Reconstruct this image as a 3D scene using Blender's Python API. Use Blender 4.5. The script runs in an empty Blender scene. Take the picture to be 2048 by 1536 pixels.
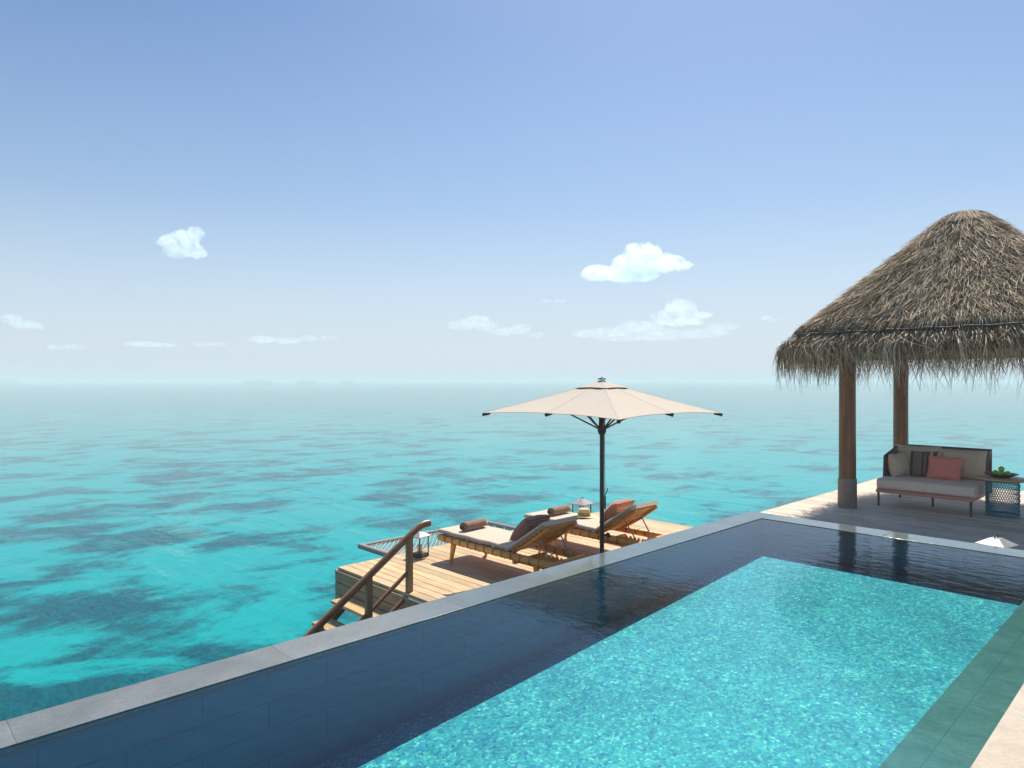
import bpy, bmesh, math, random
import numpy as np
from mathutils import Vector, Matrix, Euler
R = math.radians
random.seed(7)
rng = np.random.default_rng(11)
S = bpy.context.scene
C = S.collection

# ------------------------------------------------------------------ camera, sky, sun, exposure
# world: +X runs along the long side of the pool, +Y across it towards the sea, z = 0 at the pool water
CAM = Vector((0, 0, 1.72))
cd = bpy.data.cameras.new('camera'); cam = bpy.data.objects.new('camera', cd); C.objects.link(cam)
cd.lens = 24; cd.sensor_width = 36; cd.shift_y = -6 / 2048
cd.clip_start = 0.05; cd.clip_end = 80000
cam.location = CAM; cam.rotation_euler = (R(90), 0, R(45.85 - 90))
S.camera = cam

SUN = Vector((.58, .32, 1)).normalized()
SUN_EL = math.asin(SUN.z); SUN_ROT = math.atan2(SUN.x, SUN.y)
w = bpy.data.worlds.new('World'); S.world = w; w.use_nodes = True
wn = w.node_tree; wn.nodes.clear()
sky = wn.nodes.new('ShaderNodeTexSky'); sky.sky_type = 'NISHITA'; sky.sun_disc = False
sky.sun_elevation = SUN_EL; sky.sun_rotation = SUN_ROT
sky.altitude = 0; sky.air_density = 1.0; sky.dust_density = 0.8; sky.ozone_density = 3.0
SKY_STR = 0.068
bg = wn.nodes.new('ShaderNodeBackground'); bg.inputs['Strength'].default_value = SKY_STR
wo = wn.nodes.new('ShaderNodeOutputWorld')
# pale tropical haze low down in the sky, thinning with elevation
wtc = wn.nodes.new('ShaderNodeTexCoord'); wsx = wn.nodes.new('ShaderNodeSeparateXYZ')
wrp = wn.nodes.new('ShaderNodeValToRGB'); wmx = wn.nodes.new('ShaderNodeMixRGB')
wn.links.new(wtc.outputs['Generated'], wsx.inputs[0]); wn.links.new(wsx.outputs[2], wrp.inputs[0])
for i, (p_, c_) in enumerate(((0.0, .97), (.09, .76), (.24, .30), (.46, .06), (.7, 0.0))):
    e_ = wrp.color_ramp.elements
    if i >= 2: e_.new(p_)
    e_[i].position = p_; e_[i].color = (c_, c_, c_, 1)
wmx.inputs[2].default_value = (.385 / SKY_STR, .445 / SKY_STR, .51 / SKY_STR, 1)
wn.links.new(wrp.outputs[0], wmx.inputs[0]); whs = wn.nodes.new('ShaderNodeHueSaturation'); whs.inputs['Saturation'].default_value = 1.2; wn.links.new(sky.outputs[0], whs.inputs['Color']); wn.links.new(whs.outputs[0], wmx.inputs[1])
wn.links.new(wmx.outputs[0], bg.inputs[0]); wn.links.new(bg.outputs[0], wo.inputs[0])

sl = bpy.data.lights.new('sun', 'SUN'); sl.energy = 3.5; sl.angle = R(0.5); sl.color = (1, .93, .82)
so = bpy.data.objects.new('sun', sl); C.objects.link(so)
so.rotation_euler = SUN.to_track_quat('Z', 'Y').to_euler()
so.location = (20, 15, 40)

S.view_settings.view_transform = 'Standard'; S.view_settings.look = 'None'
S.view_settings.exposure = 0.8; S.view_settings.gamma = 1.0
S.view_settings.use_curve_mapping = False
cy = S.cycles
cy.use_denoising = True
cy.max_bounces = 16; cy.transparent_max_bounces = 16; cy.volume_bounces = 14
cy.glossy_bounces = 4; cy.diffuse_bounces = 4
cy.caustics_reflective = False; cy.caustics_refractive = False
cy.sample_clamp_indirect = 6

# ------------------------------------------------------------------ materials
class NT:
    def __init__(s, name):
        s.m = bpy.data.materials.new(name); s.m.use_nodes = True
        s.t = s.m.node_tree; s.t.nodes.clear()
        s.out = s.n('OutputMaterial')
    def n(s, typ, **kw):
        nd = s.t.nodes.new('ShaderNode' + typ)
        for k, v in kw.items(): setattr(nd, k, v)
        return nd
    def l(s, a, b): s.t.links.new(a, b)
    def set(s, nd, **kw):
        for k, v in kw.items(): nd.inputs[k.replace('_', ' ')].default_value = v
    def pos(s, scale=(1, 1, 1), rot=(0, 0, 0), obj=False):
        tc = s.n('TexCoord') if obj else s.n('NewGeometry')
        mp = s.n('Mapping'); mp.inputs['Scale'].default_value = scale; mp.inputs['Rotation'].default_value = rot
        s.l(tc.outputs['Object'] if obj else tc.outputs['Position'], mp.inputs['Vector'])
        return mp.outputs[0]
    def noise(s, vec, scale, detail=4, rough=.55, dist=0):
        nd = s.n('TexNoise'); s.l(vec, nd.inputs['Vector'])
        nd.inputs['Scale'].default_value = scale; nd.inputs['Detail'].default_value = detail
        nd.inputs['Roughness'].default_value = rough; nd.inputs['Distortion'].default_value = dist
        return nd.outputs['Fac']
    def ramp(s, fac, stops, interp='LINEAR'):
        nd = s.n('ValToRGB'); nd.color_ramp.interpolation = interp
        e = nd.color_ramp.elements
        while len(e) < len(stops): e.new(.5)
        for x, (p, c) in zip(e, stops):
            x.position = p; x.color = (*c, 1) if isinstance(c, (tuple, list)) else (c, c, c, 1)
        s.l(fac, nd.inputs[0]); return nd.outputs[0]
    def math(s, op, a, b=None, clamp=False):
        nd = s.n('Math', operation=op); nd.use_clamp = clamp
        for i, v in enumerate((a, b)):
            if v is None: continue
            if isinstance(v, (int, float)): nd.inputs[i].default_value = v
            else: s.l(v, nd.inputs[i])
        return nd.outputs[0]
    def mix(s, fac, a, b, mode='MIX'):
        nd = s.n('MixRGB', blend_type=mode)
        for i, v in zip(('Fac', 'Color1', 'Color2'), (fac, a, b)):
            if isinstance(v, (int, float)): nd.inputs[i].default_value = v if i == 'Fac' else (v, v, v, 1)
            elif isinstance(v, tuple): nd.inputs[i].default_value = (*v, 1)
            else: s.l(v, nd.inputs[i])
        return nd.outputs[0]
    def bump(s, h, strength=.3, dist=.01, normal=None):
        nd = s.n('Bump'); nd.inputs['Strength'].default_value = strength; nd.inputs['Distance'].default_value = dist
        s.l(h, nd.inputs['Height'])
        if normal: s.l(normal, nd.inputs['Normal'])
        return nd.outputs[0]
    def tint(s, col, amt=1.0):
        at = s.n('Attribute'); at.attribute_name = 'tint'
        return s.mix(amt, col, at.outputs['Color'], 'MULTIPLY')
    def bsdf(s, col=None, rough=.6, normal=None, **kw):
        b = s.n('BsdfPrincipled')
        if col is not None:
            if isinstance(col, tuple): b.inputs['Base Color'].default_value = (*col, 1)
            else: s.l(col, b.inputs['Base Color'])
        if isinstance(rough, (int, float)): b.inputs['Roughness'].default_value = rough
        else: s.l(rough, b.inputs['Roughness'])
        if normal: s.l(normal, b.inputs['Normal'])
        for k, v in kw.items(): b.inputs[k.replace('_', ' ')].default_value = v
        s.l(b.outputs[0], s.out.inputs[0]); return b

def m_wood(name, c1, c2, rough=.55, axis=1, scale=3.0, tint=False, bump=.25, obj=True, spec=.4):
    t = NT(name); sc = [9, 9, 9]; sc[axis] = .7
    v = t.pos(tuple(sc), obj=obj)
    g = t.noise(v, scale, 6, .6, .6)
    f = t.noise(t.pos((1, 1, 1), obj=obj), 2.3, 3)
    col = t.ramp(g, [(.28, c1), (.72, c2)])
    col = t.mix(.55, col, t.ramp(f, [(.3, .62), (.7, 1.0)]), 'MULTIPLY')
    if tint: col = t.tint(col)
    t.bsdf(col, rough, t.bump(g, bump, .004), Specular_IOR_Level=spec)
    return t.m

def m_plain(name, c, rough=.5, metallic=0., nscale=30, var=.15, bump=.1, obj=True, tint=False, **kw):
    t = NT(name); v = t.pos(obj=obj)
    g = t.noise(v, nscale, 4)
    col = t.ramp(g, [(.3, tuple(x * (1 - var) for x in c)), (.7, tuple(min(1, x * (1 + var)) for x in c))])
    if tint: col = t.tint(col)
    t.bsdf(col, rough, t.bump(g, bump, .003), Metallic=metallic, **kw)
    return t.m

def m_fabric(name, c, weave=420, sheen=.2, wrinkle=.5, stripes=None, trans=0.0):
    t = NT(name); v = t.pos(obj=True)
    wv = t.n('TexWave'); wv.inputs['Scale'].default_value = weave / 6.28; wv.inputs['Distortion'].default_value = 1.5
    t.l(v, wv.inputs['Vector'])
    big = t.noise(v, 7, 4, .55, .8); mid = t.noise(v, 60, 3)
    col = t.ramp(mid, [(.3, tuple(x * .86 for x in c)), (.7, tuple(min(1, x * 1.08) for x in c))])
    if stripes:
        axis, freq, stops = stripes
        sx = t.n('SeparateXYZ'); tc = t.n('TexCoord'); t.l(tc.outputs['Object'], sx.inputs[0])
        q = t.math('FRACT', t.math('MULTIPLY', t.math('ADD', sx.outputs[axis], 5.0), freq))
        sc = t.ramp(q, stops, 'CONSTANT')
        col = t.mix(1.0, sc, t.ramp(mid, [(.3, .86), (.7, 1.0)]), 'MULTIPLY')
    n1 = t.bump(big, wrinkle, .02); n2 = t.bump(wv.outputs['Fac'], .15, .001, n1)
    b = t.bsdf(col, .9, n2, Sheen_Weight=sheen, Specular_IOR_Level=.2)
    if trans:
        tr = t.n('BsdfTranslucent'); t.l(col, tr.inputs[0]); t.l(n2, tr.inputs['Normal'])
        mx = t.n('MixShader'); mx.inputs[0].default_value = trans
        t.l(b.outputs[0], mx.inputs[1]); t.l(tr.outputs[0], mx.inputs[2]); t.l(mx.outputs[0], t.out.inputs[0])
    return t.m

M = {}
M['deck_warm'] = m_wood('warm deck boards', (.50, .335, .165), (.80, .60, .36), .6, 1, 3, True, .3, False)
M['deck_grey'] = m_wood('weathered deck boards', (.64, .54, .42), (.88, .78, .645), .65, 1, 3, True, .35, False)
M['fascia'] = m_wood('grey timber fascia', (.36, .265, .145), (.60, .46, .28), .7, 1, 2.4, True, .35, False)
M['tread'] = m_wood('stair timber', (.52, .32, .13), (.80, .55, .27), .6, 1, 3, True, .3, False)
M['rail'] = m_wood('dark varnished rail', (.19, .085, .04), (.38, .19, .095), .38, 0, 2.5, False, .2, False, .5)
M['post'] = m_wood('brown rail post', (.25, .14, .065), (.45, .28, .145), .5, 2, 2.5, False, .25, False)
M['column'] = m_wood('varnished log', (.10, .036, .010), (.32, .135, .038), .4, 2, 1.6, False, .2, True, .5)
M['teak'] = m_wood('teak lounger', (.66, .27, .05), (.94, .48, .13), .42, 1, 2.5, False, .15, True)
M['tabletop'] = m_wood('light oak top', (.58, .38, .2), (.78, .57, .34), .5, 0, 2.5)
M['lash'] = m_plain('dark cord lashing', (.09, .05, .03), .8)
M['mattress'] = m_fabric('beige mattress', (.64, .54, .42), wrinkle=.35)
M['mattress_side'] = m_fabric('taupe piping', (.36, .30, .235), wrinkle=.2)
M['towel'] = m_fabric('brown towel', (.26, .145, .085), weave=900, wrinkle=.7, sheen=.5)
M['dark'] = m_plain('dark bronze metal', (.035, .024, .018), .42, .0, 60, .2, .05)
M['black'] = m_plain('black plastic', (.012, .012, .012), .5)
M['lantern'] = m_plain('lantern metal', (.055, .045, .04), .45, .3)
M['lantern_roof'] = m_plain('pale zinc roof', (.36, .35, .34), .5, .2, 20, .15, .05)
M['candle'] = m_plain('candle wax', (.75, .68, .52), .6)
M['rope'] = m_plain('white net rope', (.72, .72, .66), .8, 0, 80)
M['netbar'] = m_plain('grey wrapped bar', (.32, .30, .27), .85, 0, 90, .35, .5)
M['coral_metal'] = m_plain('terracotta metal', (.58, .26, .20), .45)
M['brown_metal'] = m_plain('plum metal', (.105, .05, .043), .45)
M['webbing'] = m_fabric('brown back webbing', (.34, .22, .17), weave=250)
M['daybed'] = m_fabric('light grey daybed cushion', (.86, .70, .54), wrinkle=.45)
M['taupe'] = m_fabric('taupe cushion', (.68, .53, .385), wrinkle=.9)
M['coral'] = m_fabric('coral cushion', (.88, .28, .23), wrinkle=.7)
_d, _g, _b = (.12, .085, .085), (.55, .46, .36), (.26, .19, .165)
M['striped'] = m_fabric('striped cushion', (.3, .3, .3), wrinkle=.8,
    stripes=(0, 1.0 / .56, [(0, _b), (.05, _d), (.14, _g), (.22, _d), (.33, _g), (.44, _g), (.62, _d), (.70, _b), (.86, _b), (.93, _d)]))
_p, _q = (.46, .20, .15), (.22, .11, .095)
M['plum_pillow'] = m_fabric('plum striped pillow', (.2, .1, .1), wrinkle=.6,
    stripes=(1, 22, [(0, _p), (.55, _q), (.8, (.55, .34, .25)), (.86, _q)]))
_p, _q = (.60, .26, .15), (.42, .17, .10)
M['rust_pillow'] = m_fabric('rust striped pillow', (.2, .1, .1), wrinkle=.6,
    stripes=(1, 22, [(0, _p), (.55, _q), (.8, (.45, .24, .16)), (.86, _q)]))
M['canopy'] = m_fabric('cream canopy', (.74, .65, .54), weave=500, wrinkle=.12, trans=.2)
M['teal'] = m_plain('teal coated strips', (.03, .26, .34), .45)
M['bowl'] = m_plain('plum clay bowl', (.06, .022, .022), .45)
M['lime'] = m_plain('green lime skin', (.30, .55, .03), .35, 0, 40, .3, .25)
M['straw'] = m_fabric('straw', (.66, .52, .28), weave=300, wrinkle=.3)
M['straw_edge'] = m_fabric('pale straw brim', (.66, .57, .40), weave=160, wrinkle=.3)
M['band'] = m_fabric('mustard hat band', (.42, .28, .035), weave=300)
M['book'] = m_plain('blue book cover', (.10, .42, .62), .4)
M['page'] = m_plain('book pages', (.75, .72, .64), .8)
M['sleeve'] = m_plain('grey brown column sleeve', (.24, .185, .15), .7, 0, 25, .15, .2)
M['stone_wall'] = m_plain('grey plinth wall', (.22, .23, .23), .8, 0, 8, .2, .3)
M['island'] = m_plain('distant island green', (.06, .075, .05), .9, 0, .02, .3, 0)
M['pile'] = m_plain('concrete pile', (.30, .29, .27), .9, 0, 6, .2, .4)

# -- cream terrace stone
t = NT('cream terrace stone'); v = t.pos()
a = t.noise(v, 5, 5); b_ = t.noise(v, 55, 4)
col = t.ramp(a, [(.3, (.44, .37, .28)), (.7, (.55, .475, .375))])
col = t.mix(.4, col, t.ramp(b_, [(.35, .7), (.6, 1.0)]), 'MULTIPLY')
t.bsdf(col, .75, t.bump(b_, .3, .004)); M['terrace'] = t.m

# -- coping granite: dry near the camera, wet where the pool runs over it further along
t = NT('grey granite coping'); v = t.pos()
a = t.noise(v, 3.2, 5); sp = t.noise(v, 130, 3, .75); sp2 = t.noise(v, 26, 5, .65)
col = t.ramp(a, [(.3, (.125, .15, .165)), (.7, (.19, .215, .23))])
col = t.mix(.75, col, t.ramp(sp, [(.33, .40), (.5, .95), (.68, 1.15)]), 'MULTIPLY')
col = t.mix(.35, col, t.ramp(sp2, [(.35, .65), (.65, 1.0)]), 'MULTIPLY')
sx = t.n('SeparateXYZ'); t.l(v, sx.inputs[0])
dist = t.math('ADD', sx.outputs[0], t.math('MULTIPLY', a, 1.6))
wet = t.ramp(t.math('MULTIPLY', t.math('SUBTRACT', dist, 3.3), .5, True), [(.0, 0.), (1., 1.)])
col = t.mix(wet, col, t.mix(.35, col, (.14, .20, .17), 'MIX'))
rough = t.ramp(wet, [(0, .62), (.5, .22), (1, .07)])
rip = t.noise(t.pos((1, 1, 1)), 24, 3, .5, .3)
n1 = t.bump(sp, .22, .003); n2 = t.bump(rip, .05, .01)
mixn = t.mix(wet, n1, n2)
b = t.bsdf(t.tint(col), rough, mixn, Specular_IOR_Level=.5)
M['coping'] = t.m

# -- submerged wall tiles
t = NT('grey blue wall tiles'); geo = t.n('NewGeometry'); sx = t.n('SeparateXYZ'); t.l(geo.outputs['Position'], sx.inputs[0])
cx = t.n('CombineXYZ'); t.l(t.math('ADD', sx.outputs[0], sx.outputs[1]), cx.inputs[0]); t.l(t.math('ADD', sx.outputs[2], 10.06), cx.inputs[1])
br = t.n('TexBrick'); t.l(cx.outputs[0], br.inputs['Vector'])
t.set(br, Scale=1.0, Mortar_Size=.0035, Brick_Width=.767, Row_Height=.167, Mortar_Smooth=.1)
br.inputs['Color1'].default_value = (.012, .17, .32, 1); br.inputs['Color2'].default_value = (.018, .20, .37, 1); br.inputs['Mortar'].default_value = (.01, .09, .18, 1)
st = t.noise(t.pos((2, 2, 9), (0, .35, 0)), 2.2, 5, .6, .8)
col = t.mix(.5, br.outputs['Color'], t.ramp(st, [(.3, .5), (.7, 1.)]), 'MULTIPLY')
t.bsdf(col, .6); M['pooltile'] = t.m

# -- mosaic pool floor, with light ripples painted into its tiles and mottling
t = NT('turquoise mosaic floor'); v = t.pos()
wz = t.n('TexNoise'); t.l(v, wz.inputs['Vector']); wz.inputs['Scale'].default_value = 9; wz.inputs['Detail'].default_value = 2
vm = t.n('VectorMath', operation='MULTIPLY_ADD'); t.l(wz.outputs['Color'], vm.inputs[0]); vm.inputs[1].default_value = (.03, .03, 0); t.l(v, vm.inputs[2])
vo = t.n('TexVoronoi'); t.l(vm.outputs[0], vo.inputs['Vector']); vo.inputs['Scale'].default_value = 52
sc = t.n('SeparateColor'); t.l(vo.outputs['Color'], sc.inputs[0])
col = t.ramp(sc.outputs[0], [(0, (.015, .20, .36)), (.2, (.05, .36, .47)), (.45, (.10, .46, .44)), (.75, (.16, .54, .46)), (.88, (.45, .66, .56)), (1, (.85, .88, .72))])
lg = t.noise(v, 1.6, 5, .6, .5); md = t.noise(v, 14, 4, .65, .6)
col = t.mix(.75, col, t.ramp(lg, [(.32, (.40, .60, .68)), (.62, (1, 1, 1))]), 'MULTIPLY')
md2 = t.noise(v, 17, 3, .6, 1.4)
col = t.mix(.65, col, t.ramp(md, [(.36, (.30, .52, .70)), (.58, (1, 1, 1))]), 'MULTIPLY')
col = t.mix(.6, col, t.ramp(md2, [(.34, (.30, .50, .66)), (.5, (.88, .93, .97)), (.66, (1.7, 1.4, 1.3))]), 'MULTIPLY')  # bright and dark mottling standing in for caustic ripples
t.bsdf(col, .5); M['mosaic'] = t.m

# -- green stone ledge
t = NT('green stone ledge'); v = t.pos()
a = t.noise(v, 6, 5, .6, .6); f = t.noise(v, 60, 3, .6)
col = t.ramp(a, [(.3, (.12, .10, .08)), (.7, (.27, .205, .165))])
col = t.mix(.6, col, t.ramp(f, [(.3, .55), (.65, 1.0)]), 'MULTIPLY')
br = t.n('TexBrick'); t.l(v, br.inputs['Vector']); t.set(br, Scale=1.0, Mortar_Size=.004, Brick_Width=.78, Row_Height=.25)
br.inputs['Color1'].default_value = br.inputs['Color2'].default_value = (1, 1, 1, 1); br.inputs['Mortar'].default_value = (.45, .5, .45, 1)
col = t.mix(.8, col, br.outputs['Color'], 'MULTIPLY')
t.bsdf(col, .5); M['ledge'] = t.m

# -- water surfaces: Fresnel mirror over clear tinted water, so sunlight reaches the bottom
def m_water(name, tint, layers, ior=1.333, rough=.0, calm=0):
    t = NT(name); nrm = None; fall = None
    if calm:             # the lagoon is ruffled round the villa and lies calmer further out
        ln = t.n('VectorMath', operation='LENGTH'); t.l(t.pos(), ln.inputs[0])
        fall = t.math('DIVIDE', 1.0, t.math('ADD', 1.0, t.math('POWER', t.math('DIVIDE', ln.outputs['Value'], calm), 2.0)))
    for (scl, stretch, rotz, stren, dst, det) in layers:
        h = t.noise(t.pos((stretch[0], stretch[1], 1), (0, 0, R(rotz))), scl, det, .55, .25)
        nrm = t.bump(h, stren, dst, nrm)
        if fall: t.l(t.math('MULTIPLY', fall, stren), nrm.node.inputs['Strength'])
    fr = t.n('Fresnel'); fr.inputs[0].default_value = ior; t.l(nrm, fr.inputs['Normal'])
    tr = t.n('BsdfTransparent'); tr.inputs[0].default_value = (*tint, 1)
    gl = t.n('BsdfGlossy'); gl.inputs['Roughness'].default_value = rough; t.l(nrm, gl.inputs['Normal'])
    mx = t.n('MixShader'); t.l(fr.outputs[0], mx.inputs[0]); t.l(tr.outputs[0], mx.inputs[1]); t.l(gl.outputs[0], mx.inputs[2])
    t.l(mx.outputs[0], t.out.inputs[0]); return t.m
M['pool_water'] = m_water('pool water', (.46, .90, .95), [(1.1, (1, 1), 20, .03, .06, 2), (11, (1, .45), -46, .24, .012, 3), (42, (1, .7), -46, .09, .004, 2)], ior=1.5, rough=.0)
M['sea'] = m_water('sea water', (.03, .76, .81), [(.30, (1, .22), -45, .20, .35, 3), (1.5, (1, .22), -41, .50, .10, 4), (8, (1, .5), -46, .26, .025, 3)], ior=1.27, rough=.0, calm=36)

# -- sea bed: pale sand with dark reef patches
t = NT('sand and reef sea bed'); v = t.pos((.72, 1, 1), (0, 0, R(44)))
wz = t.n('TexNoise'); t.l(v, wz.inputs['Vector']); wz.inputs['Scale'].default_value = .55; wz.inputs['Detail'].default_value = 5
vm = t.n('VectorMath', operation='MULTIPLY_ADD'); t.l(wz.outputs['Color'], vm.inputs[0]); vm.inputs[1].default_value = (1.5, 1.1, 0); t.l(v, vm.inputs[2])
n1 = t.noise(vm.outputs[0], .36, 6, .62, .3); n2 = t.noise(vm.outputs[0], .06, 3, .5); n3 = t.noise(v, 3.2, 6, .7, 1.2)
n4 = t.noise(t.pos((1, .35, 1), (0, 0, R(20))), 7, 6, .7, 1.5)
# more reef and weed near left, partly painted-in lens vignetting; barer sand right
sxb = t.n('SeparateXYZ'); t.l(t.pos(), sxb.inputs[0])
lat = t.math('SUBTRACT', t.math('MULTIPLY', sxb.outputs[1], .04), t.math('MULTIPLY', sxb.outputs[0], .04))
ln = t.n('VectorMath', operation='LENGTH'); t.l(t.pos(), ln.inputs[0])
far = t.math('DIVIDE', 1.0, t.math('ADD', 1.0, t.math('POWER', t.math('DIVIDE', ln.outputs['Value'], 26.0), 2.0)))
weed_and_vignette = t.math('ADD', t.math('MULTIPLY', t.math('MULTIPLY', t.math('ADD', lat, .25, True), far), .085), t.math('MULTIPLY', t.math('SUBTRACT', 1.0, far), -.028))
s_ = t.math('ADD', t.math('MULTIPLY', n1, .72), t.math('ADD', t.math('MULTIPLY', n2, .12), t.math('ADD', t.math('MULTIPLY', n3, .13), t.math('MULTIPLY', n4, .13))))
s_ = t.math('ADD', t.math('SUBTRACT', s_, .044), weed_and_vignette)
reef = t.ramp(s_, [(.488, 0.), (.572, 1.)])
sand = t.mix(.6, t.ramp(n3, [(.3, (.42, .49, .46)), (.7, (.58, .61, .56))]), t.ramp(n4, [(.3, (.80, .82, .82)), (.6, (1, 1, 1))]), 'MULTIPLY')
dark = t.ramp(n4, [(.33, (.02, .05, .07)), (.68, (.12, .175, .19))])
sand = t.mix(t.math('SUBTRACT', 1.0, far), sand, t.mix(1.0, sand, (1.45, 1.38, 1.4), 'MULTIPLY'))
dark = t.mix(t.math('SUBTRACT', 1.0, far), dark, t.mix(1.0, dark, (2.2, 1.9, 1.9), 'MULTIPLY'))  # far reef lightened to stand in for sky reflected off the surface
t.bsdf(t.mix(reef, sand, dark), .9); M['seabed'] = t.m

# -- thatch
def m_thatch(name, dim=1.0):
    t = NT(name); at = t.n('Attribute'); at.attribute_name = 'tint'
    g = t.noise(t.pos(), 40, 4)
    col = t.mix(.5, at.outputs['Color'], t.ramp(g, [(.3, .6), (.7, 1.)]), 'MULTIPLY')
    t.bsdf(col, .75, Specular_IOR_Level=.25); return t.m
M['thatch'] = m_thatch('palm thatch')
M['under'] = m_plain('thatch underlay', (.26, .19, .12), .95, 0, 25, .4, .5)

# ------------------------------------------------------------------ mesh helpers
class MB:
    """collects shapes; build() links them as ONE mesh object"""
    def __init__(s): s.v = []; s.f = []; s.t = []; s.sm = []
    def add(s, vs, fs, tint=1.0, smooth=False):
        o = len(s.v); s.v += [tuple(p) for p in vs]
        for f in fs: s.f.append(tuple(i + o for i in f)); s.t.append(tint); s.sm.append(smooth)
    def box(s, c, d, rot=None, tint=1.0, bev=0.0):
        hx, hy, hz = (x / 2 for x in d)
        b = min(bev, hx * .9, hy * .9, hz * .9)
        if b <= 0:
            P = [Vector((x, y, z)) for x in (-hx, hx) for y in (-hy, hy) for z in (-hz, hz)]
            F = [(0, 1, 3, 2), (4, 6, 7, 5), (0, 4, 5, 1), (2, 3, 7, 6), (0, 2, 6, 4), (1, 5, 7, 3)]
        else:
            bm = bmesh.new(); bmesh.ops.create_cube(bm, size=1)
            for q in bm.verts: q.co = Vector((q.co.x * d[0], q.co.y * d[1], q.co.z * d[2]))
            bmesh.ops.bevel(bm, geom=bm.edges[:] , offset=b, segments=2, affect='EDGES', profile=.5)
            bm.verts.index_update()
            P = [q.co.copy() for q in bm.verts]; F = [tuple(q.index for q in f.verts) for f in bm.faces]; bm.free()
        m = (rot.to_matrix() if isinstance(rot, Euler) else rot) if rot is not None else Matrix.Identity(3)
        s.add([m @ p + Vector(c) for p in P], F, tint)
        return s
    def tube(s, pts, r, seg=10, tint=1.0, cap=True, flat=1.0):
        pts = [Vector(p) for p in pts]; n = len(pts)
        rs = r if isinstance(r, (list, tuple)) else [r] * n
        up = Vector((0, 0, 1)); V = []; F = []; prev = None
        for i, p in enumerate(pts):
            d = (pts[min(i + 1, n - 1)] - pts[max(i - 1, 0)])
            if d.length < 1e-9: d = Vector((0, 0, 1))
            d.normalize()
            if prev is None:
                x = d.cross(up)
                if x.length < 1e-3: x = d.cross(Vector((1, 0, 0)))
            else: x = prev - d * prev.dot(d)
            if x.length < 1e-6: x = d.cross(Vector((1, .3, 0)))
            x.normalize(); y = d.cross(x); prev = x
            for k in range(seg):
                a = 2 * math.pi * k / seg
                V.append(p + x * math.cos(a) * rs[i] + y * math.sin(a) * rs[i] * flat)
        for i in range(n - 1):
            for k in range(seg):
                k2 = (k + 1) % seg
                F.append((i * seg + k, i * seg + k2, (i + 1) * seg + k2, (i + 1) * seg + k))
        s.add(V, F, tint, True)
        if cap:
            s.add(V[:seg], [tuple(range(seg))[::-1]], tint); s.add(V[-seg:], [tuple(range(seg))], tint)
        return s
    def lathe(s, prof, seg=32, c=(0, 0, 0), tint=1.0, close=False, wob=None):
        V = []; F = []; n = len(prof)
        for i, (r, z) in enumerate(prof):
            for k in range(seg):
                a = 2 * math.pi * k / seg
                dz = wob(a, r) if wob else 0
                V.append((c[0] + r * math.cos(a), c[1] + r * math.sin(a), c[2] + z + dz))
        for i in range(n - 1 if not close else n):
            j = (i + 1) % n
            for k in range(seg):
                k2 = (k + 1) % seg
                F.append((i * seg + k, i * seg + k2, j * seg + k2, j * seg + k))
        s.add(V, F, tint, True); return s
    def sweep(s, path, prof, tint=1.0):
        """closed profile (across x, normal n) swept along a path in the local yz plane"""
        V = []; F = []; n = len(path); m = len(prof)
        for i, (y, z) in enumerate(path):
            a = path[max(i - 1, 0)]; b = path[min(i + 1, n - 1)]
            d = Vector((0, b[0] - a[0], b[1] - a[1])).normalized(); nn = Vector((0, -d.z, d.y))
            if nn.z < 0: nn = -nn
            k = 1.0
            e = min(i, n - 1 - i)
            for (px, pn) in prof: V.append(Vector((px, y, z)) + nn * pn)
        for i in range(n - 1):
            for k in range(m):
                k2 = (k + 1) % m
                F.append((i * m + k, i * m + k2, (i + 1) * m + k2, (i + 1) * m + k))
        s.add(V, F, tint, True)
        s.add(V[:m], [tuple(range(m))], tint); s.add(V[-m:], [tuple(range(m))[::-1]], tint)
        return s
    def build(s, name, mat, parent=None, loc=None, rot=None, autosmooth=False):
        me = bpy.data.meshes.new(name)
        me.from_pydata(s.v, [], s.f); me.update()
        bm = bmesh.new(); bm.from_mesh(me); bmesh.ops.recalc_face_normals(bm, faces=bm.faces[:]); bm.to_mesh(me); bm.free()
        me.polygons.foreach_set('use_smooth', s.sm)
        at = me.color_attributes.new('tint', 'FLOAT_COLOR', 'CORNER')
        arr = np.ones((len(me.loops), 4), np.float32); i = 0
        for p in me.polygons:
            tv = s.t[p.index]; arr[p.loop_start:p.loop_start + p.loop_total, :3] = tv
        at.data.foreach_set('color', arr.ravel())
        me.materials.append(M[mat] if isinstance(mat, str) else mat)
        o = bpy.data.objects.new(name, me); C.objects.link(o)
        if parent is not None: o.parent = parent
        if loc is not None: o.location = loc
        if rot is not None: o.rotation_euler = rot
        return o

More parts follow.
